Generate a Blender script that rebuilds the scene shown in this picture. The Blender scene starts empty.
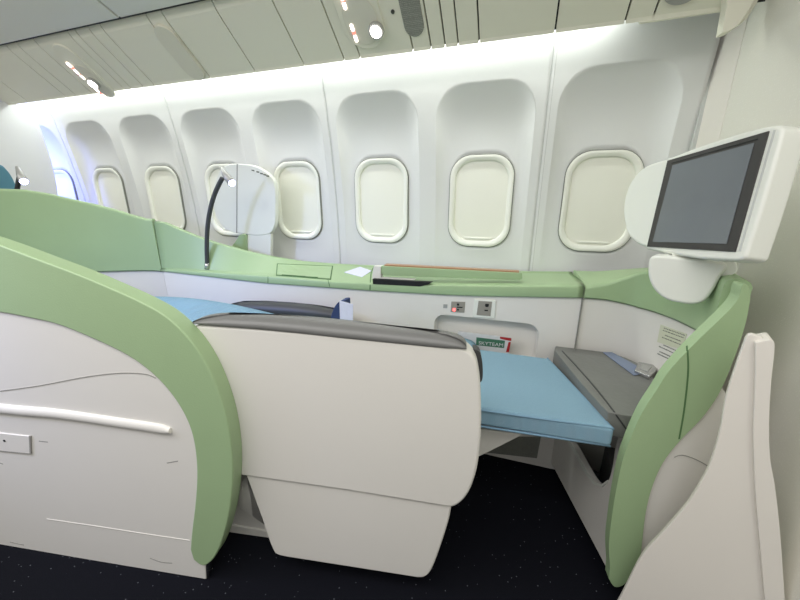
import bpy, bmesh, math, random
from mathutils import Vector, Matrix
from mathutils.bvhtree import BVHTree
random.seed(4)
S = bpy.context.scene
COL = S.collection
# ------------------------------------------------------------------ camera
F = 350.0; PITCH = math.atan(104/350); YAW = math.radians(18.7); CAM = Vector((0, 0, 1.2))
cd = bpy.data.cameras.new('camera'); cam = bpy.data.objects.new('camera', cd); COL.objects.link(cam)
cd.sensor_width = 36; cd.lens = F/800*36; cd.clip_start = .02
cam.location = CAM; cam.rotation_euler = (math.pi/2-PITCH, 0, YAW)
S.camera = cam

def ray(x, y):
    a = x-400; b = 300-y
    fw = F*math.cos(PITCH)+b*math.sin(PITCH); up = -F*math.sin(PITCH)+b*math.cos(PITCH)
    return Vector((a*math.cos(YAW)-fw*math.sin(YAW), fw*math.cos(YAW)+a*math.sin(YAW), up))
class Plane:                       # a real plane of the place: point and normal
    def __init__(s, p, n): s.p = Vector(p); s.n = Vector(n).normalized()
    def __call__(s, px, py, *_):
        r = ray(px, py); return CAM + r*((s.p-CAM).dot(s.n)/r.dot(s.n))
def VP(x, y, deg):                 # vertical plane through x, y, turned deg from the wall
    a = math.radians(deg); return Plane((x, y, 0), (-math.sin(a), math.cos(a), 0))
def YP(y): return Plane((0, y, 0), (0, 1, 0))
def XP(x): return Plane((x, 0, 0), (1, 0, 0))
def ZP(z): return Plane((0, 0, z), (0, 0, 1))

# ------------------------------------------------------------------ materials
def srgb(c):
    return tuple(((v/255)/12.92 if v/255 <= .04045 else ((v/255+.055)/1.055)**2.4) for v in c)+(1,)
def mat(name, col, rough=.5, noise=None, bump=None, metal=0, spec=.5, emit=None, estr=0, weave=None, coat=0):
    m = bpy.data.materials.new(name); m.use_nodes = True
    nt = m.node_tree; b = nt.nodes['Principled BSDF']; c = srgb(col)
    b.inputs['Base Color'].default_value = c; b.inputs['Roughness'].default_value = rough
    b.inputs['Metallic'].default_value = metal; b.inputs['Specular IOR Level'].default_value = spec
    b.inputs['Coat Weight'].default_value = coat
    tc = nt.nodes.new('ShaderNodeTexCoord')
    if noise:
        sc, amt = noise
        n = nt.nodes.new('ShaderNodeTexNoise'); n.inputs['Scale'].default_value = sc; n.inputs['Detail'].default_value = 4
        mx = nt.nodes.new('ShaderNodeMix'); mx.data_type = 'RGBA'
        mx.inputs[6].default_value = tuple(v*(1-amt) for v in c[:3])+(1,); mx.inputs[7].default_value = tuple(min(1, v*(1+amt)) for v in c[:3])+(1,)
        nt.links.new(tc.outputs['Object'], n.inputs['Vector']); nt.links.new(n.outputs['Fac'], mx.inputs[0])
        nt.links.new(mx.outputs[2], b.inputs['Base Color'])
    if bump:
        sc, st = bump
        n2 = nt.nodes.new('ShaderNodeTexNoise'); n2.inputs['Scale'].default_value = sc
        bp = nt.nodes.new('ShaderNodeBump'); bp.inputs['Strength'].default_value = st; bp.inputs['Distance'].default_value = .002
        nt.links.new(tc.outputs['Object'], n2.inputs['Vector']); nt.links.new(n2.outputs['Fac'], bp.inputs['Height'])
        nt.links.new(bp.outputs['Normal'], b.inputs['Normal'])
    if weave:
        sc, st, col2 = weave
        w1 = nt.nodes.new('ShaderNodeTexVoronoi'); w1.inputs['Scale'].default_value = sc; w1.inputs['Randomness'].default_value = .25
        mp = nt.nodes.new('ShaderNodeMapRange'); mp.inputs[1].default_value = .25; mp.inputs[2].default_value = .5
        mx = nt.nodes.new('ShaderNodeMix'); mx.data_type = 'RGBA'; mx.inputs[6].default_value = c; mx.inputs[7].default_value = srgb(col2)
        bp = nt.nodes.new('ShaderNodeBump'); bp.inputs['Strength'].default_value = st; bp.inputs['Distance'].default_value = .002
        nt.links.new(tc.outputs['Object'], w1.inputs['Vector']); nt.links.new(w1.outputs['Distance'], mp.inputs[0])
        nt.links.new(mp.outputs[0], mx.inputs[0]); nt.links.new(mx.outputs[2], b.inputs['Base Color'])
        nt.links.new(mp.outputs[0], bp.inputs['Height']); nt.links.new(bp.outputs['Normal'], b.inputs['Normal'])
    if emit:
        b.inputs['Emission Color'].default_value = srgb(emit); b.inputs['Emission Strength'].default_value = estr
    return m
M = dict(
 wall=mat('cabin_liner_white', (226, 227, 224), .55, noise=(3, .02), bump=(120, .15)),
 reveal=mat('cabin_liner_reveal', (226, 227, 224), .6),
 bezel=mat('window_bezel_cream', (240, 241, 230), .35),
 shade=mat('window_shade', (240, 240, 227), .45, bump=(15, .1)),
 groove=mat('panel_joint_dark', (60, 62, 58), .8),
 softjoint=mat('panel_joint_grey', (200, 202, 198), .8),
 ceil=mat('ceiling_panel_cream', (232, 230, 212), .5),
 bin=mat('bin_shell_cream', (226, 226, 216), .45, noise=(4, .02)),
 black=mat('plain_black', (14, 14, 15), .6),
 part=mat('woven_wall_covering', (238, 236, 226), .6, weave=(130, .3, (228, 226, 215))),
 divider=mat('divider_white', (216, 217, 216), .6),
 green=mat('green_leatherette', (160, 185, 142), .42, noise=(6, .04), bump=(260, .25)),
 greenseam=mat('green_seam', (82, 116, 74), .7),
 white=mat('moulded_white_plastic', (228, 225, 218), .42, noise=(5, .015), bump=(300, .08)),
 cover=mat('white_soft_cover', (230, 225, 216), .55, noise=(3, .03)),
 white2=mat('gloss_white_plastic', (232, 234, 225), .38),
 scuff=mat('scuffed_white', (150, 148, 142), .6),
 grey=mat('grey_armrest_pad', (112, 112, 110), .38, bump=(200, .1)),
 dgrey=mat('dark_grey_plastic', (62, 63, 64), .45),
 leather=mat('grey_leather', (118, 119, 115), .4, noise=(12, .12), bump=(60, .4)),
 blue=mat('blue_wool_fabric', (148, 180, 198), .9, weave=(420, .5, (132, 166, 186)), spec=.2),
 blueedge=mat('blue_piping', (124, 158, 182), .9),
 navy=mat('navy_fabric', (46, 62, 104), .8),
 label=mat('white_label', (216, 218, 238), .6, noise=(90, .08)),
 teal=mat('teal_headrest_fabric', (92, 138, 156), .9, spec=.2),
 carpet=None,
 psu=mat('service_unit_beige', (220, 217, 200), .35),
 gasket=mat('window_gasket_grey', (132, 134, 126), .7),
 copper=mat('copper_laminate', (170, 128, 92), .3),
 screen=mat('screen_glass', (112, 118, 122), .12, noise=(5, .12)),
 frame=mat('screen_frame_charcoal', (50, 48, 46), .4),
 steel=mat('brushed_metal', (190, 190, 188), .25, metal=1),
 satin=mat('satin_silver', (176, 176, 172), .4, metal=.4),
 ink=mat('dark_print', (104, 108, 96), .7),
 placard=mat('cream_placard', (212, 214, 190), .5),
 outlet=mat('outlet_grey', (150, 146, 136), .45),
 red=mat('red_print', (170, 38, 40), .5),
 gprint=mat('green_print', (66, 116, 92), .5),
 paper=mat('magazine_paper', (214, 216, 218), .5),
 webbing=mat('belt_webbing', (126, 138, 162), .5, bump=(400, .3)),
 grille=mat('speaker_grille_grey', (172, 174, 162), .6, weave=(260, .6, (128, 130, 122))),
 lamp_e=mat('lamp_lens_lit', (255, 250, 245), .3, emit=(255, 244, 235), estr=14),
 led_e=mat('led_lens_lit', (240, 240, 255), .3, emit=(176, 180, 255), estr=16),
 sign_e=mat('sign_lit_white', (255, 240, 236), .3, emit=(255, 236, 230), estr=5),
 signr_e=mat('sign_lit_red', (230, 120, 110), .3, emit=(255, 110, 95), estr=2.0),
 redled=mat('red_led_lit', (255, 120, 120), .3, emit=(255, 90, 90), estr=3),
 cove_e=mat('cove_light_lit', (255, 255, 250), .3, emit=(248, 255, 248), estr=5),
 blue_e=mat('mood_light_lit', (120, 140, 255), .3, emit=(110, 135, 255), estr=5),
)
# carpet: near-black with sparse light flecks
m = bpy.data.materials.new('black_speckled_carpet'); m.use_nodes = True; nt = m.node_tree; b = nt.nodes['Principled BSDF']
b.inputs['Roughness'].default_value = .95; b.inputs['Specular IOR Level'].default_value = .1
tc = nt.nodes.new('ShaderNodeTexCoord'); v = nt.nodes.new('ShaderNodeTexVoronoi'); v.inputs['Scale'].default_value = 75
lt = nt.nodes.new('ShaderNodeMath'); lt.operation = 'LESS_THAN'; lt.inputs[1].default_value = .12
gt = nt.nodes.new('ShaderNodeMath'); gt.operation = 'GREATER_THAN'; gt.inputs[1].default_value = .72
mul = nt.nodes.new('ShaderNodeMath'); mul.operation = 'MULTIPLY'
sep = nt.nodes.new('ShaderNodeSeparateColor')
n = nt.nodes.new('ShaderNodeTexNoise'); n.inputs['Scale'].default_value = 400
mx0 = nt.nodes.new('ShaderNodeMix'); mx0.data_type = 'RGBA'; mx0.inputs[6].default_value = (.0015, .0018, .003, 1); mx0.inputs[7].default_value = (.010, .011, .017, 1)
mx = nt.nodes.new('ShaderNodeMix'); mx.data_type = 'RGBA'; mx.inputs[7].default_value = (.13, .14, .16, 1)
L = nt.links.new
L(tc.outputs['Object'], v.inputs['Vector']); L(tc.outputs['Object'], n.inputs['Vector'])
L(v.outputs['Distance'], lt.inputs[0]); L(v.outputs['Color'], sep.inputs[0]); L(sep.outputs[0], gt.inputs[0])
L(lt.outputs[0], mul.inputs[0]); L(gt.outputs[0], mul.inputs[1]); L(n.outputs['Fac'], mx0.inputs[0])
L(mx0.outputs[2], mx.inputs[6]); L(mul.outputs[0], mx.inputs[0]); L(mx.outputs[2], b.inputs['Base Color'])
M['carpet'] = m

# ------------------------------------------------------------------ object helpers
ORG = {}     # world origin of every thing, so its parts can be given in world coordinates
BV = {}
def thing(name, label, cat, loc, group=None):
    o = bpy.data.objects.new(name, None); COL.objects.link(o); o.location = loc
    o.empty_display_size = .05
    o['label'] = label; o['category'] = cat
    if group: o['group'] = group
    ORG[o.name] = Vector(loc); return o
def root_of(o):
    while o.parent: o = o.parent
    return o
def link(name, bm, material, parent=None, label=None, cat=None, group=None, kind=None, bevel=0, segs=3, smooth=True, wn=None, ang=35, keep=False, solid=0):
    bmesh.ops.recalc_face_normals(bm, faces=bm.faces) if not keep else None
    BV_t = BVHTree.FromBMesh(bm)
    if parent: org = ORG[root_of(parent).name]
    else:
        xs = [v.co for v in bm.verts]
        org = Vector(((min(v.x for v in xs)+max(v.x for v in xs))/2, (min(v.y for v in xs)+max(v.y for v in xs))/2, min(v.z for v in xs))) if kind != 'structure' else Vector((0, 0, 0))
    bmesh.ops.translate(bm, verts=bm.verts, vec=-org)
    me = bpy.data.meshes.new(name); bm.to_mesh(me); bm.free()
    for p in me.polygons: p.use_smooth = smooth
    o = bpy.data.objects.new(name, me); COL.objects.link(o); me.materials.append(material)
    if parent: o.parent = parent
    else: o.location = org; ORG[o.name] = org
    if label: o['label'] = label
    if cat: o['category'] = cat
    if group: o['group'] = group
    if kind: o['kind'] = kind
    if solid:
        md = o.modifiers.new('solid', 'SOLIDIFY'); md.thickness = solid; md.offset = -1
    if bevel:
        md = o.modifiers.new('bevel', 'BEVEL'); md.width = bevel; md.segments = segs; md.limit_method = 'ANGLE'; md.angle_limit = math.radians(ang)
    if (bevel or wn) and smooth:
        md = o.modifiers.new('wn', 'WEIGHTED_NORMAL'); md.keep_sharp = True; md.weight = 80
    BV[o.name] = BV_t
    return o
def cat_curve(pts, n=6, closed=False):
    out = []; N = len(pts)
    pts = [Vector(p) for p in pts]
    for i in range(N if closed else N-1):
        g = (lambda k: pts[k % N]) if closed else (lambda k: pts[max(0, min(N-1, k))])
        p0, p1, p2, p3 = g(i-1), g(i), g(i+1), g(i+2)
        for k in range(n):
            t = k/n
            out.append(.5*((2*p1)+(-p0+p2)*t+(2*p0-5*p1+4*p2-p3)*t*t+(-p0+3*p1-3*p2+p3)*t**3))
    if not closed: out.append(pts[-1].copy())
    return out
def sm(pts, n=5): return [tuple(p) for p in cat_curve([(a, b, 0) for a, b in pts], n)]
def smc(pts, n=5): return [tuple(p) for p in cat_curve([(a, b, 0) for a, b in pts], n, True)]
def prism_bm(pts, vec, bm=None):
    bm = bm or bmesh.new(); vec = Vector(vec)
    a = [bm.verts.new(p) for p in pts]; b = [bm.verts.new(Vector(p)+vec) for p in pts]
    N = len(a); bm.faces.new(a); bm.faces.new(b[::-1])
    for i in range(N): bm.faces.new((a[i], b[i], b[(i+1) % N], a[(i+1) % N]))
    return bm
def slab(name, plane, px, depth, material, parent=None, off=0, xmax=None, zmin=None, **k):
    """outline drawn on one real plane; depth goes along the plane normal away from the aisle, off moves it along the normal"""
    pts = [plane(p[0], p[1])+plane.n*off for p in px]
    u = Vector((plane.n.y, -plane.n.x, 0))
    for p in pts:
        if zmin is not None: p.z = max(p.z, zmin)
        if xmax is not None and p.x > xmax: p += u*((xmax-p.x)/u.x)
    return link(name, prism_bm(pts, plane.n*depth), material, parent, **k)
def box_bm(x0, x1, y0, y1, z0, z1, bm=None):
    return prism_bm([(x0, y0, z0), (x1, y0, z0), (x1, y1, z0), (x0, y1, z0)], (0, 0, z1-z0), bm)
def tube_bm(pts, r, n=12, bm=None):
    bm = bm or bmesh.new(); pts = [Vector(p) for p in pts]; rings = []; prev = None
    rr = r if isinstance(r, (list, tuple)) else [r]*len(pts)
    for i, p in enumerate(pts):
        d = (pts[min(i+1, len(pts)-1)]-pts[max(i-1, 0)]).normalized()
        if prev is None: prev = d.orthogonal().normalized()
        u = (prev-d*prev.dot(d)).normalized(); w = d.cross(u); prev = u
        rings.append([bm.verts.new(p+(u*math.cos(2*math.pi*k/n)+w*math.sin(2*math.pi*k/n))*rr[i]) for k in range(n)])
    for a, b in zip(rings, rings[1:]):
        for k in range(n): bm.faces.new((a[k], a[(k+1) % n], b[(k+1) % n], b[k]))
    bm.faces.new(rings[0][::-1]); bm.faces.new(rings[-1]); return bm
def hit(o, px, py):
    r = ray(px, py).normalized(); q = BV[o.name].ray_cast(CAM, r)
    return (q[0], q[1] if q[1].dot(r) < 0 else -q[1]) if q[0] else None
def seam(name, on, px, w, material, parent, lift=.0012, n=8, h=.0015):
    """a narrow strip of real thickness lying on a surface"""
    pts = sm(px, n); P = [q for q in (hit(on, *p[:2]) for p in pts) if q]
    if len(P) < 2: print('SEAM MISS', name, px); return
    bm = bmesh.new(); rows = []
    for i, (p, nn) in enumerate(P):
        d = (P[min(i+1, len(P)-1)][0]-P[max(i-1, 0)][0]).normalized(); s = nn.cross(d).normalized()*w/2
        rows.append([bm.verts.new(p+s-nn*h), bm.verts.new(p+s+nn*lift), bm.verts.new(p-s+nn*lift), bm.verts.new(p-s-nn*h)])
    for a, b in zip(rows, rows[1:]):
        for k in range(4): bm.faces.new((a[k], a[(k+1) % 4], b[(k+1) % 4], b[k]))
    bm.faces.new(rows[0][::-1]); bm.faces.new(rows[-1])
    return link(name, bm, material, parent, smooth=False)
def patch(name, on, px, material, parent, lift=.003, h=.002, bevel=0, **k):
    """a thin plate lying on a surface (plane fitted at its middle)"""
    c = (sum(p[0] for p in px)/len(px), sum(p[1] for p in px)/len(px)); q = hit(on, *c)
    if not q: print('PATCH MISS', name); return
    pl = Plane(q[0]+q[1]*lift, q[1]); return link(name, prism_bm([pl(*p[:2]) for p in px], -pl.n*(lift+h)), material, parent, bevel=bevel, **k)
def drape(name, on, q4, material, parent, lift=.003, nx=10, ny=4, **k):
    """a plate following the surface it lies on"""
    a, b_, c, d = q4; top, bot = [], []
    for i in range(nx+1):
        rt_, rb_ = [], []
        for j in range(ny+1):
            u, v_ = i/nx, j/ny
            px = (a[0]*(1-u)+b_[0]*u)*(1-v_)+(d[0]*(1-u)+c[0]*u)*v_; py = (a[1]*(1-u)+b_[1]*u)*(1-v_)+(d[1]*(1-u)+c[1]*u)*v_
            h_ = hit(on, px, py)
            if not h_: print('DRAPE MISS', name, px, py); return
            rt_.append(h_[0]+h_[1]*lift); rb_.append(h_[0]-h_[1]*.002)
        top.append(rt_); bot.append(rb_)
    bm = bmesh.new(); T = [[bm.verts.new(p) for p in r] for r in top]; B = [[bm.verts.new(p) for p in r] for r in bot]
    for i in range(nx):
        for j in range(ny):
            bm.faces.new((T[i][j], T[i+1][j], T[i+1][j+1], T[i][j+1])); bm.faces.new((B[i][j], B[i][j+1], B[i+1][j+1], B[i+1][j]))
        for j in (0, ny): bm.faces.new((T[i][j], B[i][j], B[i+1][j], T[i+1][j]))
    for j in range(ny):
        for i in (0, nx): bm.faces.new((T[i][j], T[i][j+1], B[i][j+1], B[i][j]))
    return link(name, bm, material, parent, **k)
def text(name, body, pos, right, up, size, material, parent, width=None):
    cu = bpy.data.curves.new(name, 'FONT'); cu.body = body; cu.size = size; cu.extrude = .0004
    t = bpy.data.objects.new('tmp_text', cu); COL.objects.link(t)
    dg = bpy.context.evaluated_depsgraph_get(); me = bpy.data.meshes.new_from_object(t.evaluated_get(dg)); bpy.data.objects.remove(t)
    right = Vector(right).normalized(); up = Vector(up); up = (up-right*up.dot(right)).normalized(); nn = right.cross(up)
    w = max(v.co.x for v in me.vertices); k = width/w if width else 1
    org = ORG[root_of(parent).name]
    for v in me.vertices: v.co = Vector(pos)+right*v.co.x*k+up*v.co.y+nn*v.co.z-org
    me.materials.clear(); me.materials.append(material); me.name = name
    o = bpy.data.objects.new(name, me); COL.objects.link(o); o.parent = parent; return o
def lerp_list(L_, x):
    if x <= L_[0][0]: return L_[0][1]
    for (a, b), (c, d) in zip(L_, L_[1:]):
        if x <= c: return b+(d-b)*(x-a)/(c-a)
    return L_[-1][1]
def grid_bm(rows, closed_section=True, caps=True):
    bm = bmesh.new(); R = [[bm.verts.new(p) for p in r] for r in rows]; n = len(R[0])
    for a, b in zip(R, R[1:]):
        for k in range(n if closed_section else n-1): bm.faces.new((a[k], a[(k+1) % n], b[(k+1) % n], b[k]))
    if caps: bm.faces.new(R[0][::-1]); bm.faces.new(R[-1])
    return bm

# ------------------------------------------------------------------ the cabin
floor = link('floor', box_bm(-6, 2.2, -2.2, 1.9, -.03, 0), M['carpet'], kind='structure', smooth=False)

def wallY(z):
    return 1.842-.115*max(0, z-.85)**2
def recY(z):
    return 1.85+0*z
PITCHW = .529; WX = [.325-PITCHW*k for k in range(9)]
ZC = 1.171
def rr_ray(th, hw, hb, ht, rad):
    """radius of a rounded rectangle (half width, down, up, corner radius) along direction th"""
    c, s = math.cos(th), math.sin(th); lo, hi = 0, 3
    for _ in range(40):
        mid = (lo+hi)/2; x, y = abs(mid*c), mid*s
        h = ht if y > 0 else hb; y = abs(y); r = min(rad, hw, h)
        dx, dy = x-(hw-r), y-(h-r)
        d = (math.hypot(max(dx, 0), max(dy, 0))-r) if (dx > 0 and dy > 0) else max(dx, dy)-r
        if d < 0: lo = mid
        else: hi = mid
    return lo
def smooth01(t): t = max(0, min(1, t)); return t*t*(3-2*t)
Z0, Z1 = .55, 1.95
def wall_panel_bm(bm, cx, xl, xr):
    N = 120
    ths = [2*math.pi*i/N for i in range(N)]
    for X, Z in ((xl, Z0), (xr, Z0), (xl, Z1), (xr, Z1)):
        a = math.atan2(Z-ZC, X-cx) % (2*math.pi); k = min(range(len(ths)), key=lambda i: abs(ths[i]-a)); ths[k] = a
    rings = []
    def outer(th):
        c, s = math.cos(th), math.sin(th); r = 1e9
        if c > 1e-9: r = min(r, (xr-cx)/c)
        if c < -1e-9: r = min(r, (xl-cx)/c)
        if s > 1e-9: r = min(r, (Z1-ZC)/s)
        if s < -1e-9: r = min(r, (Z0-ZC)/s)
        return r
    RO = [outer(t) for t in ths]; RR = [rr_ray(t, .222, .46, .523 if cx > 0 else .507, .13) for t in ths]
    RB = [rr_ray(t, .150, .217, .217, .10) for t in ths]
    steps = [('o', f) for f in (0, .25, .5, .75, .97, 1)]+[('i', f) for f in (.03, .09, .17, .27, .38, .5, .65, .8, .9, 1)]
    for kind_, f in steps:
        ring = []
        for t, ro, rr, rb in zip(ths, RO, RR, RB):
            r = ro+(rr-ro)*f if kind_ == 'o' else rr+(rb-rr)*f
            x, z = cx+r*math.cos(t), ZC+r*math.sin(t)
            wy = wallY(z); d = max(.006, recY(z)-wy)
            # the scoop: a crisp outline, then one continuous curve down to the window
            y = wy if kind_ == 'o' else wy+d*(1-(1-f)**1.9)
            ring.append(bm.verts.new((x, y, z)))
        rings.append(ring)
    for a, b2 in zip(rings, rings[1:]):
        n_ = len(a)
        for k in range(n_): bm.faces.new((a[k], a[(k+1) % n_], b2[(k+1) % n_], b2[k]))
bm = bmesh.new()
G = .0008
for k, cx in enumerate(WX):
    joint_r = (k % 2 == 1) or k == 0          # moulded liners carry two windows each
    joint_l = (k % 2 == 0)
    xr = cx+PITCHW/2-(G if (k % 2 == 1) else 0); xl = cx-PITCHW/2+(G if (k % 2 == 0) else 0)
    if k == 0: xr = .613
    wall_panel_bm(bm, cx, xl, xr)
bmesh.ops.remove_doubles(bm, verts=bm.verts, dist=.0004)
wall_back = link('wall_back', bm, M['wall'], kind='structure', wn=True)
md = wall_back.modifiers.new('thick', 'SOLIDIFY'); md.thickness = .004; md.offset = 1
# dark backing behind the joints, and the lower sidewall
link('wall_back_lining', box_bm(-4.4, .64, 1.95, 1.97, 0, 1.98), M['groove'], wall_back if False else None, kind='structure', smooth=False)
bm = box_bm(-4.4, .62, 1.835, 1.85, 0, .56); link('wall_back_lower', bm, M['wall'], kind='structure', smooth=False)
# joint beads
for k in (0, 2, 4, 6):
    xj = WX[k]-PITCHW/2
    for dx, w in ((0, .0022),) + (((.014, .002),) if k in (0,) else ()):
        zs = [.6+i*.05 for i in range(27)]
        rows = [[(xj+dx-w/2, wallY(z)-.0008, z), (xj+dx+w/2, wallY(z)-.0008, z), (xj+dx+w/2, wallY(z)+.006, z), (xj+dx-w/2, wallY(z)+.006, z)] for z in zs]
        link('trim_joint', grid_bm(rows), M['softjoint'], kind='structure', smooth=False)

def ring_frame_bm(cx, cz, y, outer, inner, dep, lip, n=72):
    """window bezel: rounded ring, outer/inner = (hw, hh, r)"""
    rows = []
    for i in range(n):
        t = 2*math.pi*i/n
        a = rr_ray(t, outer[0], outer[1], outer[1], outer[2]); b_ = rr_ray(t, inner[0], inner[1], inner[1], inner[2])
        def P(r, yy): return (cx+r*math.cos(t), yy, cz+r*math.sin(t))
        rows.append([P(a, y+.012), P(a, y-lip*.3), P(a-.004, y-lip), P((a+b_)/2, y-lip*.8), P(b_+.006, y-lip*.2), P(b_, y+.004), P(b_, y+dep)])
    bm = bmesh.new(); R = [[bm.verts.new(p) for p in r] for r in rows]
    for i in range(n):
        a, b_ = R[i], R[(i+1) % n]
        for k in range(len(a)-1): bm.faces.new((a[k], a[k+1], b_[k+1], b_[k]))
        bm.faces.new((a[-1], a[0], b_[0], b_[-1]))
    return bm
def rr_pts(cx, cz, y, hw, hh, r, n=64):
    return [(cx+rr_ray(2*math.pi*i/n, hw, hh, hh, r)*math.cos(2*math.pi*i/n), y, cz+rr_ray(2*math.pi*i/n, hw, hh, hh, r)*math.sin(2*math.pi*i/n)) for i in range(n)]
yw = 1.843
def make_window(i, cx):
    w = thing('window_%d' % (i+1), 'x', 'x', (cx, yw, ZC)); del w['label']; del w['category']; w['kind'] = 'structure'
    link('window_gasket', ring_frame_bm(cx, ZC, yw+.001, (.1562, .2235, .1065), (.150, .217, .10), .02, .006), M['gasket'], w)
    link('window_frame', ring_frame_bm(cx, ZC, yw, (.1545, .2215, .104), (.127, .193, .088), .02, .006), M['bezel'], w)
    sh = link('window_shade', prism_bm(rr_pts(cx, ZC, yw+.012, .129, .195, .09), (0, .006, 0)), M['shade'], w, bevel=.001)
    link('shade_handle', prism_bm([(cx-.07, yw+.005, ZC-.176), (cx+.07, yw+.005, ZC-.176), (cx+.062, yw+.005, ZC-.184), (cx-.062, yw+.005, ZC-.184)], (0, .01, 0)), M['bezel'], sh, bevel=.002)
    return w
for i, cx in enumerate(WX): make_window(i, cx)

# cove light: lamp tube above the window liners, behind the lip of the bins
LIPY, LIPZ = 1.55, 1.757
bm = box_bm(-4.2, .31, 1.655, 1.695, 1.875, 1.888)
cove = link('cove_light', bm, M['cove_e'], smooth=False, label='long white strip light hidden above the window wall under the bins', cat='light')
link('trim_1', prism_bm([(-4.2, 1.49, 1.86), (-4.2, 1.74, 1.93), (-4.2, 1.74, 1.95), (-4.2, 1.49, 1.88)], (4.86, 0, 0)), M['wall'], kind='structure', smooth=False)
# service panels under the bins, split by seams
lipx = [-6, 28, 66, 76, 92, 124, 131, 143, 154, 196, 210, 255, 304, 344, 360, 413, 431, 445, 458, 479, 555, 625, 653]
lip_plane = YP(LIPY)
xs = [lip_plane(p, 108-p*.137)[0] for p in lipx]; xs[0] = -3.6
xs = [-4.2]+xs+[.60]
def psu_section():
    pts = [(1.553, 1.752), (1.547, 1.7625), (1.50, 1.80), (1.44, 1.8475), (1.39, 1.8872), (1.355, 1.917), (1.338, 1.938), (1.332, 1.96)]
    return pts
sec = psu_section()
bm = bmesh.new()
for a, b_ in zip(xs, xs[1:]):
    g = .003
    rows = []
    for x in (a+g, b_-g):
        rows.append([(x, y, z) for y, z in sec]+[(x, y+.009, z+.010) for y, z in sec[::-1]])
    R = [[bm.verts.new(p) for p in r] for r in rows]; n_ = len(R[0])
    for k in range(n_): bm.faces.new((R[0][k], R[0][(k+1) % n_], R[1][(k+1) % n_], R[1][k]))
    bm.faces.new(R[0][::-1]); bm.faces.new(R[1])
ceiling = link('ceiling', bm, M['ceil'], kind='structure', smooth=False)
rows = [[(x, y+.011, z+.014) for y, z in sec]+[(x, y+.02, z+.03) for y, z in sec[::-1]] for x in (-4.2, .64)]
link('ceiling_backing', grid_bm(rows), M['black'], kind='structure', smooth=False)
# closing lip where the cove ends by the partition
pl = YP(1.552)
link('trim_2', prism_bm([pl(636, 14), pl(726, 6), pl(725, 10.5), pl(640, 23)], (0, .012, 0)), M['ceil'], kind='structure', bevel=.003)
# black gap strip and the bins above
link('trim_3', box_bm(-4.2, .64, 1.318, 1.34, 1.945, 1.975), M['black'], kind='structure', smooth=False)
bsec = [(1.322, 1.952), (1.312, 1.936), (1.298, 1.938), (1.24, 1.962), (1.16, 2.0), (1.06, 2.06), (.96, 2.14), (.88, 2.25)]
bx = [-4.2]
b1 = hit(ceiling, 100, 20)
cuts = [-4.2, -1.72, .64]
binlab = ['grey-cream overhead bin left of the curved dark joint, top left corner', 'cream overhead bin right of the curved dark joint, above the blank oval plate']
for i, (a, b_) in enumerate(zip(cuts, cuts[1:])):
    t = thing('overhead_bin', binlab[i], 'overhead bin', ((a+b_)/2, 1.15, 1.93), 'overhead bins above the service panels')
    rows = [[(x, y, z) for y, z in bsec]+[(x, 1.30, 2.25)] for x in (a+.007, b_-.007)]
    link('bin_shell', grid_bm(rows), M['bin'], t, bevel=.004)
link('ceiling_void', grid_bm([[(x, y-.0, z+.02) for y, z in bsec]+[(x, 1.29, 2.24)] for x in (-4.1, .63)]), M['black'], kind='structure', smooth=False)
# right hand partition
wall_right = link('wall_right', box_bm(.643, .68, -.6, 1.66, 0, 2.3), M['part'], kind='structure', smooth=False)
PIL = YP(1.70)
bm = bmesh.new()
rows = [[(.622, 1.79, z), (.641, 1.655, z), (.68, 1.655, z), (.68, 1.95, z), (.622, 1.95, z)] for z in (0, 1.95)]
pillar = link('trim_4', grid_bm(rows), M['cover'], kind='structure', smooth=False)
rows = [[(.612, 1.785, z), (.6235, 1.783, z), (.6235, 1.94, z), (.612, 1.94, z)] for z in (0, 1.93)]
link('trim_5', grid_bm(rows), M['softjoint'], kind='structure', smooth=False)
# curved cream corner pieces where bins meet the partition
for j, (px, yy, dep) in enumerate(((sm([(722, 33), (731, 30), (739, 24), (748, 12), (757, -4)])+[(757, -30), (727, -30), (727, 5)], 1.50, .04), (sm([(738, 24), (744, 21), (752, 11), (762, -6)])+[(762, -30), (740, -30)], 1.53, .03))):
    pl = YP(yy); link('trim_%d' % (6+j), prism_bm([pl(*p[:2]) for p in px], (0, dep, 0)), M['ceil'], kind='structure', bevel=.008)
# far left class divider
dv = XP(-3.15)
px = [(-190, 60), (30, 107)]+sm([(30, 107), (38, 122), (46, 143), (52, 162), (57, 185), (60, 215)])+[(60, 330), (-190, 330)]
bm = prism_bm([dv(*p[:2]) for p in px], (-.03, 0, 0)); wall_left = link('wall_left', bm, M['divider'], kind='structure', bevel=.006)

# ------------------------------------------------------------------ service units in the panels
def psu(name_label, cx, lab_signs=True):
    t = thing('service_unit', name_label, 'overhead light', (cx, 1.33, 1.79), 'passenger service units')
    return t
AP = math.atan(.795)
def P_psu(u, v, w):   # u along x, v up the panel slope (towards the aisle), w out of the panel
    return Vector((u, 1.44-v*math.cos(AP)-w*math.sin(AP), 1.8475+v*math.sin(AP)-w*math.cos(AP)))
def stadium(hw, hl, n=10, v0=0, u0=0):
    pts = []
    for i in range(n+1):
        a = math.pi*i/n; pts.append((u0+hw*math.cos(a), v0+(hl-hw)+hw*math.sin(a)))
    for i in range(n+1):
        a = math.pi+math.pi*i/n; pts.append((u0+hw*math.cos(a), v0-(hl-hw)+hw*math.sin(a)))
    return pts
def psu_plate(name, pts, w0, w1, material, parent, dx, **k):
    return link(name, prism_bm([P_psu(u+dx, v, w0) for u, v in pts], P_psu(0, 0, w1-w0)-P_psu(0, 0, 0)), material, parent, **k)
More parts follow.
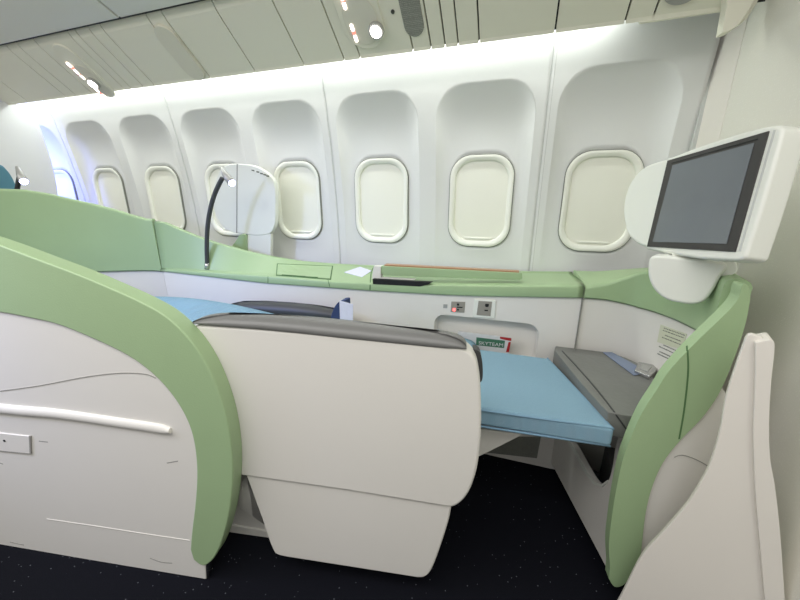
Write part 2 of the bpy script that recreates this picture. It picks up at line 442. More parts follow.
for cx, vc, hw, lu, lv, sv, lb in ((-.645, .03, .085, .066, -.074, 0, 'lit oval service unit overhead above the middle windows, its round lamp glowing'),
                       (-2.245, -.035, .064, .010, -.050, -.035, 'lit oval service unit overhead at far left, its round lamp glowing')):
    t = thing('service_unit', lb, 'overhead light', (cx, 1.44, 1.85), 'passenger service units')
    psu_plate('housing', stadium(hw, .145, v0=vc), -.006, .007, M['ceil'], t, cx, bevel=.005)
    psu_plate('recess_plate', stadium(hw-.018, .085, v0=vc-.04), .007, .010, M['psu'], t, cx, bevel=.002)
    ls = psu_plate('reading_light', stadium(.030, .0301, 16, v0=vc+lv, u0=lu-.012), .010, .026, M['satin'], t, cx, bevel=.004)
    psu_plate('lens', stadium(.021, .0211, 16, v0=vc+lv, u0=lu-.012), .026, .029, M['lamp_e'], ls, cx)
    for v in (-.095, -.055, .02, .05, .085):
        psu_plate('sign_light', stadium(.0055, .013, 6, v0=vc+v+sv, u0=-.042), .010, .013, M['sign_e'], t, cx)
    for v in (-.075, .035, .068):
        psu_plate('sign_mark', stadium(.0055, .0075, 6, v0=vc+v+sv, u0=-.042), .010, .0128, M['signr_e'], t, cx)
def flat(name, pts, w1, material, dx, **k):
    return link(name, prism_bm([P_psu(u+dx, v, -.009) for u, v in pts], P_psu(0, 0, w1+.009)-P_psu(0, 0, 0)), material, **k)
flat('blank_cover_plate', stadium(.052, .125, v0=-.022), .011, M['psu'], -1.565, bevel=.004, label='blank long oval cover plate in the ceiling panels between the two lit units', cat='cover plate')
flat('speaker_grille', stadium(.038, .13, v0=.035), .004, M['grille'], -.447, bevel=.003, label='narrow ribbed grey speaker grille in ceiling panel right of the lit unit', cat='grille')
flat('air_vent', stadium(.058, .0581, 16, v0=-.055), .006, M['satin'], .405, bevel=.004, label='round grey vent cut by the top edge of the photo near the right corner', cat='vent')
flat('fastener', stadium(.007, .0071, 12), .003, M['groove'], -.515, label='tiny dark round fastener in ceiling panel beside the lit lamp', cat='fastener')

# ------------------------------------------------------------------ window side console and its shells
def curve_hit(curve, px, py):
    """where the sight line through px, py meets an upright curved surface with the given plan; returns (t, z)"""
    r = ray(px, py); best = None
    for i, (a, b_) in enumerate(zip(curve, curve[1:])):
        d = (b_-a); det = r.x*(-d.y)+r.y*d.x
        if abs(det) < 1e-9: continue
        s = (a.x*(-d.y)+a.y*d.x)/det; u = (r.x*a.y-r.y*a.x)/det
        if -1e-6 <= u <= 1+1e-6 and s > 0 and (best is None or s < best[0]): best = (s, i+u, 1.2+r.z*s)
    return (best[1], best[2]) if best else None
def curve_shell(name, curve, top, low, th0, material, parent, inward, tr=(0, 1), zfloor=None, inset=0, rnd=.018, n=60, bevel=0):
    tt = sorted([q for q in (curve_hit(curve, *p) for p in top) if q]); ll = sorted([q for q in (curve_hit(curve, *p) for p in low) if q])
    t0, t1 = tr[0]*(len(curve)-1), tr[1]*(len(curve)-1); rows = []
    for i in range(n+1):
        t = t0+(t1-t0)*i/n; k = min(int(t), len(curve)-2); p = curve[k].lerp(curve[k+1], t-k)
        ta = curve[min(k+2, len(curve)-1)]-curve[max(k-1, 0)]; nn = Vector((-ta.y, ta.x, 0)).normalized()*inward
        zt = lerp_list(tt, t); zl = lerp_list(ll, t)
        if zfloor is not None: zt, zl = zl+.012, zfloor
        th = th0(t/(len(curve)-1)) if callable(th0) else th0
        if callable(th0):
            w_ = min(1, t/(len(curve)-1)*2.2); nn = (Vector((0, -1, 0))*(1-w_)+nn*w_).normalized()
        def Q(o_, z): return Vector((p.x, p.y, z))+nn*o_
        o0 = -inset; o1 = -th+inset*.5
        rows.append([Q(o0, zl), Q(o0, zl+.006), Q(o0, zt-rnd), Q(o0-rnd*.35, zt-rnd*.35), Q(o0-rnd, zt), Q(o1+rnd, zt), Q(o1+rnd*.35, zt-rnd*.35), Q(o1, zt-rnd), Q(o1, zl)])
    return link(name, grid_bm(rows), material, parent, wn=True)
YC = 1.46
con = thing('side_console', 'long green-topped white console running under the windows beside the suite seat', 'console', (-.8, 1.65, 0))
planeC = YP(YC)
def zat(px, py, y): return YP(y)(px, py)
low = [(160, 271.5), (265, 283.5), (370, 291), (440, 295), (475, 296.5), (585, 298.5)]
ftop = [(160, 268.5), (268, 276), (328, 281), (375, 283.5), (475, 285.5), (585, 286)]
back = [(160, 221), (178, 229), (195, 236), (215, 243), (230, 247), (250, 252.5), (275, 257.5), (300, 261.5), (330, 264), (370, 266), (440, 269), (525, 272), (585, 272.5)]
Yb = [(160, 1.478), (195, 1.53), (230, 1.58), (275, 1.64), (330, 1.72), (370, 1.775), (585, 1.80)]
rows = []
for i in range(61):
    px = 160.5+(584.5-160.5)*i/60
    p = zat(px, lerp_list(low, px), YC); q = zat(px, lerp_list(ftop, px), YC); x = q.x
    yb = lerp_list(Yb, px)
    # back edge, read at the same station along the console
    bx_ = px
    for _ in range(12):
        bb = zat(bx_, lerp_list(back, bx_), yb); bx_ += (x-bb.x)*90
        bx_ = max(140, min(640, bx_))
    zb = bb.z
    fl_ = (yb-YC)*lerp_list([(160, .45), (200, .5), (250, .3), (290, .12), (585, .10)], px)
    rows.append([Vector((x, YC+.004, p.z)), Vector((x, YC-.004, p.z+.006)), Vector((x, YC-.004, q.z-.006)), Vector((x, YC+.004, q.z)), Vector((x, YC+.55*fl_, q.z+.001)), Vector((x, YC+fl_, q.z+.003)),
                 Vector((x, yb-.004, zb-.005)), Vector((x, yb+.004, zb)), Vector((x, yb+.022, zb)), Vector((x, yb+.028, zb-.006)), Vector((x, yb+.028, p.z))])
XR = rows[-1][0].x; XL = rows[0][0].x
rail = link('ledge', grid_bm(rows), M['green'], con, wn=True)
# white side wall under the ledge with its stowage pocket
pc = planeC(486, 348); ZP_ = pc.z
bm = bmesh.new()
def pocket_wall(bm, xl, xr, z0, z1, cx, cz, hw, hh, rad, y, dep):
    N = 96; ths = [2*math.pi*i/N for i in range(N)]
    for X, Z in ((xl, z0), (xr, z0), (xl, z1), (xr, z1)):
        a = math.atan2(Z-cz, X-cx) % (2*math.pi); k = min(range(N), key=lambda i: abs(ths[i]-a)); ths[k] = a
    rings = []
    for kind_ in range(5):
        ring = []
        for t in ths:
            c, s = math.cos(t), math.sin(t)
            if kind_ == 0:
                r = 1e9
                if c > 1e-9: r = min(r, (xr-cx)/c)
                if c < -1e-9: r = min(r, (xl-cx)/c)
                if s > 1e-9: r = min(r, (z1-cz)/s)
                if s < -1e-9: r = min(r, (z0-cz)/s)
                yy = y
            else:
                r = rr_ray(t, hw, hh, hh, rad)-(0, 0, .003, .006, .012)[kind_]; yy = y+(0, 0, .003, .02, dep)[kind_]
            ring.append(bm.verts.new((cx+r*c, yy, cz+r*s)))
        rings.append(ring)
    for a, b_ in zip(rings, rings[1:]):
        for k in range(N): bm.faces.new((a[k], a[(k+1) % N], b_[(k+1) % N], b_[k]))
    bm.faces.new(rings[-1])
YW = YC+.012
wl = YP(YW)
pA, pB = wl(433, 345), wl(538, 345)
zt_, zb_ = wl(486, 319).z, wl(486, 319).z-.20
pocket_wall(bm, pA.x-.12, XR, .0, .85, (pA.x+pB.x)/2, (zt_+zb_)/2, (pB.x-pA.x)/2, (zt_-zb_)/2, .05, YW, .05)
lowz = [(planeC(*p).x, planeC(*p).z+.008) for p in low]
for v in bm.verts:
    v.co.z = min(v.co.z, lerp_list(lowz, v.co.x))
side = link('side_wall', bm, M['white'], con, wn=True)
lx = [XL, -1.6, -1.2, -.8, -.5, pA.x-.1202]
lx = [q for q in lx if q <= pA.x-.1201]
link('side_wall', prism_bm([(lx[0], YW, 0)]+[(q, YW, lerp_list(lowz, q)) for q in lx]+[(lx[-1], YW, 0)], (0, .02, 0)), M['white'], con, smooth=False)
link('end_joint', box_bm(XR-.0008, XR+.0012, YC-.003, YW+.02, 0, .865), M['gasket'], con, smooth=False)
# seams and lids on the ledge
seam('joint', rail, [(268, 276.5), (268, 283)], .003, M['greenseam'], con)
seam('joint', rail, [(328, 280), (330, 287)], .003, M['greenseam'], con)
seam('joint', rail, [(374, 266.5), (371, 274), (370, 290)], .005, M['greenseam'], con)
lid = drape('stowage_lid', rail, [(278, 264.5), (332, 266.8), (330, 279), (277, 275)], M['green'], con, lift=.003, smooth=False)
drape('lid_gap', rail, [(277, 263.6), (333, 266), (331, 279.9), (276, 275.8)], M['greenseam'], con, lift=.0012, smooth=False)
seam('finger_slot', lid, [(282, 275), (300, 276.3), (318, 277.3)], .006, M['greenseam'], lid)
drape('control_window', rail, [(344, 272.5), (360, 267), (371.5, 271), (362, 277.3)], M['label'], con, lift=.002, smooth=False)
# table lid with copper laminate
pl = YP(1.50); 
tb = link('table_lid', prism_bm([pl(*p) for p in [(381, 266), (522, 273), (522.5, 278.5), (520, 280), (384, 275.5), (380.5, 273)]], (0, .04, 0)), M['green'], con, bevel=.003)
link('copper_inlay', prism_bm([pl(*p) + Vector((0, .004, .0)) for p in [(384, 264.7), (519, 271.7), (519, 273.2), (384, 266.4)]], (0, .032, 0)), M['copper'], tb, bevel=.0008)
link('tray_edge', prism_bm([pl(*p)+Vector((0, -.004, 0)) for p in [(374, 266), (381, 266.3), (381, 277.5), (415, 279.5), (414, 280.5), (372, 279)]], (0, .03, 0)), M['white'], con, bevel=.001)
slot = prism_bm([YP(YC-.006)(*p) for p in [(372.5, 279), (415, 281.5), (432, 282.3), (428, 284.5), (420, 286.5), (373, 284)]], (0, .02, 0))
link('table_slot_dark', slot, M['black'], con, smooth=False)  # solid black wedge painting the dark of the opening below the lid
# power outlet, seat socket
ot = patch('power_outlet', side, [(474.5, 299.5), (496, 300.5), (494.5, 318.5), (472.5, 317)], M['white2'], con, lift=.006, bevel=.002)
of = patch('outlet_face', ot, [(478.5, 301), (492, 301.8), (490.5, 316.3), (476.5, 315)], M['outlet'], ot, lift=.002, bevel=.001)
for q in ([(485.3, 303.8), (489, 304), (488.6, 306.5), (487, 307.3), (485, 306.3)], [(484.5, 309.8), (488, 310), (488, 311.2), (484.4, 311)]):
    patch('socket_hole', of, q, M['black'], ot, lift=.0012, smooth=False)
sk = patch('seat_socket', side, [(451.3, 301.6), (465.2, 302.1), (464.3, 312.8), (450.5, 312)], M['outlet'], con, lift=.003, bevel=.001)
for q in ([(457, 303.5), (459, 303.6), (459.3, 305.6), (457, 305.6)], [(457, 306.6), (463, 307), (462, 308), (456.8, 307.7)], [(457, 308.9), (459, 309), (458.8, 310.6), (456.8, 310.4)]):
    patch('socket_mark', sk, q, M['black'], sk, lift=.001, smooth=False)
patch('status_light', sk, [(453, 308.3), (455.3, 308.4), (455.2, 311.2), (452.8, 311)], M['redled'], sk, lift=.0015, smooth=False)
bp_ = patch('call_button', side, [(443.5, 304.3), (447.5, 304.5), (447, 308.3), (443, 308)], M['satin'], con, lift=.002, bevel=.0005)
# lower vent by the floor
vt = slab('floor_vent', YP(YW-.004), [(478, 437), (541, 437), (537, 458.5), (484, 452.5)], .004, M['grille'], con, bevel=.002)

# privacy shell at the head end, window side, wrapping round
cv = [Vector(p) for p in cat_curve([(XL-.001, YC+.008, 0), (-2.06, 1.415, 0), (-2.22, 1.27, 0), (-2.32, 1.10, 0), (-2.36, .92, 0), (-2.36, .75, 0)], 10)]
bs = thing('privacy_shell', 'tall green privacy shell curving round the head of the suite at far left', 'privacy shell', (-2.2, 1.2, 0))
ctop = [(-40, 190), (0, 188.5), (25, 189.5), (50, 193.5), (90, 203), (130, 214.5), (145, 219), (160.3, 223)]
clow = [(-40, 268), (40, 270), (98, 272), (130, 271), (160.3, 271.5)]
curve_shell('green_panel', cv, ctop, clow, .04, M['green'], bs, 1, rnd=.014)
curve_shell('lower_wall', cv, ctop, clow, .035, M['white'], bs, 1, zfloor=0, inset=.012)

# front shell carrying the monitor
fr = thing('front_shell', 'curved green and white shell closing the foot end of the suite under the monitor', 'privacy shell', (.5, 1.2, 0))
fv = [Vector(p) for p in cat_curve([(XR+.0014, YC, 0), (.35, 1.462, 0), (.42, 1.44, 0), (.468, 1.375, 0), (.488, 1.28, 0), (.492, 1.17, 0), (.484, 1.08, 0), (.470, 1.01, 0)], 10)]
ftop_ = [(587, 286), (605, 283), (625, 277), (645, 270), (660, 267.5), (690, 268), (715, 271), (735, 276)]
def fth(t): return .05+.285*max(0, 1-t/.45)**1.6
flow_ = [(587, 298.5), (605, 300), (622, 303.5), (640, 308.5), (660, 314.5), (680, 322.5), (700, 333), (722, 345)]
band = curve_shell('green_rim', fv, ftop_, flow_, fth, M['green'], fr, -1, rnd=.016)
iw = curve_shell('inner_wall', fv, ftop_, flow_, .046, M['white'], fr, -1, zfloor=0, inset=.010)
# aisle side wing of that shell
WG = VP(.40, .945, 9)
free = sm([(610, 568), (609, 545), (611, 525), (615, 497), (622, 463), (631, 437), (643, 411), (656, 391), (669, 371), (692, 346), (716, 323), (732, 307), (739, 297), (741, 289), (743, 284.5), (746, 284)])
rt = sm([(749, 287), (750.5, 296), (749, 308), (744, 330), (733, 362), (720, 392), (703, 417), (680, 441), (663, 463), (652, 488), (646, 512), (643, 535), (641, 553)])
bot = sm([(634, 571), (625, 584), (615, 587), (609, 579)])
wing = slab('green_rim', WG, free+rt+bot, .030, M['green'], fr, bevel=.011, segs=4)
seam('rim_joint', wing, [(687, 346), (688, 372), (684, 410), (679, 439)], .0035, M['greenseam'], fr)
ow = slab('outer_panel', WG, rt[24:]+[(641, 553), (630, 580), (628, 606), (745, 640), (745, 420)], .018, M['white'], fr, off=.007, bevel=.004, zmin=.003, xmax=.60)
ow2 = slab('outer_panel', WG, [(665, 458), (703, 417), (718, 394), (790, 392), (790, 640), (622, 604), (640, 560), (646, 512), (652, 488)], .028, M['white'], fr, off=.010, bevel=.004) if False else None
seam('panel_crease', ow, [(674, 457), (682, 455), (695, 459), (708, 466)], .002, M['scuff'], fr)
# safety placards on the inner wall
pq = [(658, 324.5), (687.5, 333), (688, 335), (686, 346), (655, 356), (659, 340)]
plc = drape('placard', iw, [(661, 324.5), (687, 334), (683, 350), (657.5, 342)], M['placard'], fr, lift=.0015, smooth=False)
def print_lines(on, lines, parent, bold=1.1):
    for (x0, y0, x1, y1) in lines:
        n_ = 13; k = 0
        while k < n_:
            ln = random.choice((1, 1, 2)); a = k/n_; b2 = min(1, (k+ln-.45)/n_); k += ln
            X0, Y0, X1, Y1 = x0+(x1-x0)*a, y0+(y1-y0)*a, x0+(x1-x0)*b2, y0+(y1-y0)*b2
            h_ = bold*.5
            yield [(X0, Y0-h_), (X1, Y1-h_), (X1-.2, Y1+h_), (X0-.2, Y0+h_)]
def printed(name, on, lines, parent, material, bold=1.1, lift=.0008):
    bm = bmesh.new()
    for q in print_lines(on, lines, parent, bold):
        c = (sum(p[0] for p in q)/4, sum(p[1] for p in q)/4); h_ = hit(on, *c)
        if not h_: continue
        pl_ = Plane(h_[0]+h_[1]*lift, h_[1]); prism_bm([pl_(*p) for p in q], -pl_.n*.001, bm)
    if len(bm.verts): return link(name, bm, material, parent, smooth=False)
if plc:
    printed('print', plc, [(664, 328, 684.5, 335.3), (663, 330.3, 684, 338), (665, 335.2, 681, 341.3), (662, 337.2, 682, 345.2)], plc, M['ink'], .8)
printed('placard_print', iw, [(663.5, 345, 678, 351.5), (659, 346.3, 675.5, 354), (659.5, 351.5, 671.5, 357), (657.5, 353.5, 669.5, 359.3)], fr, M['ink'], 1.0)

# ottoman with side panel
ott = thing('ottoman', 'dark grey leather ottoman on a white base at the foot of the bed', 'ottoman', (.35, 1.2, 0))
zt = ZP(.615)
otop = [zt(*p) for p in sm([(554.5, 350), (556, 346), (562, 345), (585, 345.5), (612, 347), (632, 353), (650, 365), (664, 376)])+[(662, 390), (645, 420), (632, 445), (622, 436), (610, 417), (590, 393), (572, 372)]]
# keep the pad clear of the front shell
otop = [Vector((min(p.x, lerp_list([(1.0, .452), (1.08, .470), (1.17, .479), (1.28, .474), (1.375, .452), (1.42, .415), (1.445, .38)], p.y)), max(1.0, min(p.y, 1.446)), p.z)) for p in otop]
pad = link('cushion', prism_bm([p for p in otop], (0, 0, -.075)), M['leather'], ott, bevel=.018, segs=4)
seam('cushion_piping', pad, [(562, 351), (577, 367), (597, 390), (614, 412), (627, 430)], .004, M['dgrey'], ott, lift=.002)
SP = Plane((.233, 1.46, 0), Vector((.55, .167, 0)))
a_, b_ = SP(550, 461), SP(614, 583)
spx = [(550, 461), (614, 583), (625, 470), (632, 437), (618, 437)]+sm([(615, 446), (612, 466), (608, 480), (602, 484.5), (595, 482), (588, 472), (577, 452), (571, 442)])+[(568, 430), (553.5, 372), (552, 420)]
base = slab('side_panel', SP, spx, .022, M['white'], ott, bevel=.004)
slab('cutout_rim', SP, [(569, 441), (571, 442), (577, 452), (588, 472), (595, 482), (602, 484.5), (608, 480), (609.5, 481.5), (603, 487), (594, 484.5), (586, 474), (575, 454), (568.5, 443)], .004, M['white2'], ott, off=-.003, bevel=.001)
link('storage_bin', box_bm(.375, .45, 1.13, 1.30, .12, .30), M['dgrey'], ott, bevel=.01)
link('inner_floor', prism_bm([(.27, 1.44, 0), (.40, 1.04, 0), (.47, 1.05, 0), (.47, 1.2, 0), (.40, 1.36, 0)], (0, 0, .12)), M['dgrey'], ott, smooth=False)
# seat belt lying on it
blt = thing('seat_belt', 'grey-blue seat belt with a silver buckle lying on the grey ottoman', 'seat belt', (.36, 1.3, .616))
zb2 = ZP(.6195)
st = [zb2(*p) for p in [(603, 352), (612, 352), (643, 369), (640, 374), (634, 375)]]
link('strap', prism_bm(st, (0, 0, -.003)), M['webbing'], blt, bevel=.0008)
bk = [zb2(*p)+Vector((0, 0, .010)) for p in [(638, 364), (653, 367), (657, 371), (649, 379), (634, 372.5)]]
bkl = link('buckle', prism_bm(bk, (0, 0, -.014)), M['steel'], blt, bevel=.003)
bk2 = [zb2(*p)+Vector((0, 0, .013)) for p in [(641, 367), (651, 369.5), (647, 374.5), (639, 371)]]
link('buckle_latch', prism_bm(bk2, (0, 0, -.006)), M['satin'], bkl, bevel=.001)

# ------------------------------------------------------------------ the seat
seat = thing('suite_seat', 'lie-flat seat with white outer shell, grey armrest and blue footrest extended', 'seat', (-.4, 1.0, 0))
PB = VP(-.67, .665, 10.5)
up = [(150, 332), (188, 331)]+sm([(197, 325), (260, 329), (330, 335), (400, 342), (452, 347), (463, 348)])+sm([(467, 350), (474, 357), (479, 370), (481, 395), (481.3, 430), (478.5, 462), (473, 484), (465, 499), (455, 507), (446, 507.5)])+[(345, 491), (243, 476.5), (150, 464)]
shell = slab('outer_shell', PB, up, .06, M['white'], seat, bevel=.016, segs=4)
lo = [(200, 464), (243, 474), (452, 504)]+sm([(452, 506), (449, 522), (443, 542), (436, 562), (430, 575), (424, 580), (417, 580.5)])+[(345, 569)]+sm([(285, 559.5), (276, 557), (271, 551), (262, 527), (252, 500), (241, 470)])
low_shell = slab('lower_shell', PB, lo, .05, M['white'], seat, off=.007, bevel=.008, segs=3)
# armrest cap: long pad lofted along the top of the shell
def loft_cap(name, pl, top, bot, dep, material, parent, tilt=.0, n=40):
    rows = []
    x0, x1 = top[0][0], top[-1][0]
    for i in range(n+1):
        u = (1-math.cos(math.pi*i/n))/2; x = x0+(x1-x0)*u
        a = pl(x, lerp_list(top, x)); b2 = pl(x, lerp_list(bot, x)); h_ = max(.002, a.z-b2.z); c = b2
        e = math.sin(math.pi*min(1, max(0.0, .03+.94*u)))**.35
        d = dep*e
        prof = [(0, 0), (-.004, h_*.15), (-.004, h_*.45), (.006, h_*.75), (.02, h_*.93), (.04, h_), (d-.03, h_*1.0), (d-.012, h_*.85), (d, h_*.5), (d, 0)]
        rows.append([c+pl.n*min(o_, d)+Vector((0, 0, z)) for o_, z in prof])
    return link(name, grid_bm(rows), material, parent, wn=True)
ctop_a = [(193, 321.5), (200, 319.5), (210, 318), (225, 317.2), (260, 318.6), (300, 321.8), (340, 325.8), (380, 330), (420, 334), (445, 337), (458, 340), (464, 343), (466.5, 346)]
cbot_a = [(196.5, 324), (225, 327), (260, 329.5), (300, 333.5), (340, 338), (380, 342), (420, 346), (445, 348.5), (466.5, 349)]
loft_cap('armrest_pad', PB, ctop_a, cbot_a, .07, M['grey'], seat)
# far armrest
PF = VP(-.67, 1.37, 0)
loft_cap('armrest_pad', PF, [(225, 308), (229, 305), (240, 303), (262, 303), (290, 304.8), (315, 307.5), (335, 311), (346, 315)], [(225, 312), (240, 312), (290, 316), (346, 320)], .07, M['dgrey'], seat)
q0, q1 = PF(235, 318), PF(370, 326)
link('inner_arm', box_bm(q0.x, q1.x, 1.372, 1.44, .30, q1.z-.008), M['white'], seat, bevel=.01)
# seat base and cushions
link('seat_base', box_bm(-1.05, -.22, .86, 1.40, .015, .38), M['white'], seat, bevel=.01)
pbp = VP(-.67, .80, 10.5)
slab('base_plinth', pbp, [(200, 470), (300, 480), (300, 548), (268, 544.5), (231, 537), (200, 531)], .03, M['white'], seat, bevel=.004)
slab('base_plinth_step', pbp, [(200, 518), (270, 530.5), (270, 545), (231, 537), (200, 531)], .02, M['white'], seat, off=-.006, bevel=.003)
def pillow_bm(x0, x1, y0, y1, z0, z1f, nx=24, ny=12, r=.03):
    """padded cushion, z1f(u,v) its top"""
    top = []
    bm = bmesh.new(); V = []
    for i in range(nx+1):
        row = []
        for j in range(ny+1):
            u, v = i/nx, j/ny; e = min(1, min(u, 1-u)*(x1-x0)/r)**.5 if False else 1
            du = min(u, 1-u)*(x1-x0); dv_ = min(v, 1-v)*(y1-y0)
            f = lambda d: math.sqrt(max(0, 1-(1-min(1, d/r))**2))
            row.append(bm.verts.new((x0+(x1-x0)*u, y0+(y1-y0)*v, z1f(u, v)-r*(1-f(du)*f(dv_)))))
        V.append(row)
    B = [[bm.verts.new((v.co.x, v.co.y, z0)) for v in row] for row in V]
    for i in range(nx):
        for j in range(ny):
            bm.faces.new((V[i][j], V[i+1][j], V[i+1][j+1], V[i][j+1])); bm.faces.new((B[i][j], B[i][j+1], B[i+1][j+1], B[i+1][j]))
    for i in range(nx): bm.faces.new((V[i][0], B[i][0], B[i+1][0], V[i+1][0])); bm.faces.new((V[i][ny], V[i+1][ny], B[i+1][ny], B[i][ny]))
    for j in range(ny): bm.faces.new((V[0][j], V[0][j+1], B[0][j+1], B[0][j])); bm.faces.new((V[nx][j], B[nx][j], B[nx][j+1], V[nx][j+1]))
    return bm
link('seat_cushion', pillow_bm(-1.02, -.235, .84, 1.36, .38, lambda u, v: .60+.01*math.sin(u*3.1)), M['blue'], seat)
link('backrest_cushion', pillow_bm(-2.02, -1.03, .82, 1.34, .42, lambda u, v: .645+.05*math.sin(math.pi*(u*.8+.1))), M['blue'], seat)
# footrest
FZ = .588
fz = ZP(FZ)
fa = fz(481, 408); fb = fz(616, 429); fc = fz(549, 358); 
fdl = fz(465, 346)
foot = [fa, fb, fc, Vector((-.215, 1.452, FZ)), Vector((-.232, fa.y, FZ))]
foot[0] = Vector((fa.x, fa.y, FZ))
foot = [Vector((-.232, fa.y-.02, FZ)), fa, fb, fc, Vector((-.232, fc.y, FZ))]
foot = [Vector((p.x, min(p.y, 1.455), FZ)) for p in foot]
ft = link('footrest', prism_bm(foot, (0, 0, -.062)), M['blue'], seat, bevel=.012, segs=3)
for dz in (.0, -.056):
    pts = [foot[1]+Vector((-.1, -.018, dz-.004)), foot[2]+Vector((.0, -.0005, dz-.004)), foot[3]+Vector((0, 0, dz-.004))]
    P2 = [pts[0], pts[0].lerp(pts[1], .5), pts[1], pts[1].lerp(pts[2], .5), pts[2]]
    link('piping', tube_bm([p+Vector((-.005, .006, -.001)) for p in P2], .0035, 8), M['blueedge'], ft)
SPp = YP(1.02)
slab('leg_rest_bracket', SPp, [(470, 428), (523, 434), (519, 437), (481, 456), (470, 460)], .05, M['white'], seat, bevel=.004)
slab('hinge_cover', PB, sm([(474, 357), (481, 360), (484, 372), (484, 388), (480, 391), (476, 375), (474, 357)])[:-1], .03, M['dgrey'], seat, off=.045, bevel=.003)
# blanket-blue cushion edge showing behind armrest at pocket
link('cushion_roll', pillow_bm(-.235, -.13, 1.22, 1.452, .52, lambda u, v: .618-.02*u, r=.035), M['blue'], seat)

# pouch with tag
pch = thing('headset_pouch', 'small navy pouch with a white paper label standing on the seat behind the armrest', 'pouch', (-.74, 1.25, .6))
pp = YP(1.25)
link('pouch', prism_bm([pp(*p[:2]) for p in sm([(328, 335), (331, 316), (335, 306), (340, 301), (345, 300.5)])+[(347, 335)]], (0, .05, 0)), M['navy'], pch, bevel=.006)
link('label_tag', prism_bm([pp(*p) for p in [(340, 300.2), (353.5, 304), (353, 335), (341, 335)]], (0, .003, 0)), M['label'], pch, bevel=.0008)
bpy.data.objects['label_tag'].location = (0, -.006, 0)
# magazine in the pocket
mg = thing('magazine', 'folded magazine with green title and red corner in the console pocket', 'magazine', (.03, 1.468, .6))
mp = YP(1.466)
mgb = link('cover', prism_bm([mp(*p) for p in [(458, 331.8), (511.5, 338.5), (508.5, 356), (457, 352)]], (0, .012, 0)), M['paper'], mg, bevel=.001)
lb = link('title_block', prism_bm([mp(*p)+Vector((0, -.001, 0)) for p in [(476.5, 337.2), (505, 340.7), (504, 348), (476, 345)]], (0, .002, 0)), M['gprint'], mgb, smooth=False)
for q in ([(500, 336.7), (511.5, 338.2), (511.2, 341), (505, 339.8), (500, 338.5)], [(508.5, 342), (510.8, 342), (509, 352), (506, 352)]):
    link('red_corner', prism_bm([mp(*p)+Vector((0, -.001, 0)) for p in q], (0, .002, 0)), M['red'], mgb, smooth=False)
p0, p1 = mp(478.5, 344.2), mp(503, 346.6)
text('title', 'SKYTEAM', p0+Vector((0, -.0018, 0)), (p1-p0), (0, 0, 1), .022, M['paper'], mgb, width=(p1-p0).length)
p0, p1 = mp(461, 346), mp(474, 347)
link('price_strip', prism_bm([mp(*p)+Vector((0, -.001, 0)) for p in [(459, 341.5), (474.5, 343.2), (474.5, 344.6), (459, 343)]], (0, .002, 0)), M['navy'], mgb, smooth=False)

# ------------------------------------------------------------------ near aisle side shell at left
PA = VP(-.87, .587, 10.1)
ash = thing('aisle_shell', 'near green-edged white aisle shell curving down to the carpet at lower left', 'privacy shell', (-1.1, .57, 0))
outer = sm([(-140, 196), (-60, 224), (0, 244), (40, 259), (75, 272), (110, 286.5), (143, 301.5), (168, 316), (189, 336), (206, 360), (219, 388), (228, 417), (233, 447), (234, 476), (231, 508), (224, 537), (216, 555), (208, 563), (202, 563.5), (194.5, 558)])
inner = sm([(191.5, 548), (193, 530), (196.5, 500), (198, 470), (195, 440), (187, 416), (172, 392), (152, 371), (128, 354), (95, 338), (60, 324), (30, 317), (0, 311.5), (-60, 304), (-140, 298)])
gb = slab('green_rim', PA, outer+inner, .048, M['green'], ash, off=-.006, bevel=.013, segs=4)
inner2 = sm([(205, 555), (207, 530), (209, 500), (210, 470), (206, 440), (196, 412), (180, 386), (158, 364), (130, 346), (95, 330), (60, 316), (30, 309), (0, 303), (-60, 296), (-140, 290)])
wp = slab('outer_panel', PA, [(206, 579.5)]+inner2+[(-140, 520), (0, 545.3)], .035, M['white'], ash, bevel=.003)
slab('end_cap', PA, [(199, 562), (208.5, 563), (208.5, 574), (206.5, 579.8), (203, 579.5)], .02, M['steel'], ash, off=.002, bevel=.002)
# raised trim strip, hatch, seams, scuffs
rows = []
st_top = sm([(-100, 392), (0, 405), (60, 410.5), (120, 419), (160, 425), (172, 428.5)], 6)
for x, y, *_ in st_top:
    wdt = 7.2*min(1, max(.1, (175-x)/12))**.5
    a = PA(x, y-wdt*.2); b2 = PA(x, y+wdt*1.1); c = (a+b2)/2; h_ = (a.z-b2.z)/2
    rows.append([c+Vector((0, 0, h_*math.sin(t)))-PA.n*(.011*max(0, math.cos(t)))+PA.n*(.004 if math.cos(t) < 0 else 0) for t in [2*math.pi*k/14 for k in range(14)]])
link('bumper_strip', grid_bm(rows), M['white'], ash, wn=True)
ht = patch('hatch_plate', wp, [(-30, 430), (30, 436.5), (30.5, 454), (-30, 448)], M['white'], ash, lift=.003, bevel=.001)
for d in ([(28.7, 436), (30.4, 436.2), (31, 454.3), (29.6, 454.1)], [(-30, 447.5), (30.5, 453.6), (30.5, 454.4), (-30, 448.4)]):
    patch('hatch_gap', wp, d, M['scuff'], ash, lift=.0032, smooth=False)
hp = hit(ht, 4.5, 440.8)
if hp:
    link('keyhole', tube_bm([hp[0]-hp[1]*.002, hp[0]+hp[1]*.001], .004, 12), M['black'], ht, smooth=False)
seam('panel_crease', wp, [(0, 391), (40, 385.5), (85, 377), (120, 373), (145, 374), (156, 378)], .0022, M['scuff'], ash)
for s_ in ([(47, 519), (95, 526), (140, 533), (190, 540.5)],):
    seam('kick_line', wp, s_, .003, M['white'], ash)
for s_ in ([(150, 558), (161, 562), (172, 563)], [(167, 463), (178, 461)], [(39, 441), (48, 442)], [(10, 542), (24, 545)], [(0, 463), (3, 464)]):
    seam('scuff_mark', wp, s_, .003, M['scuff'], ash, n=3, lift=.0006)

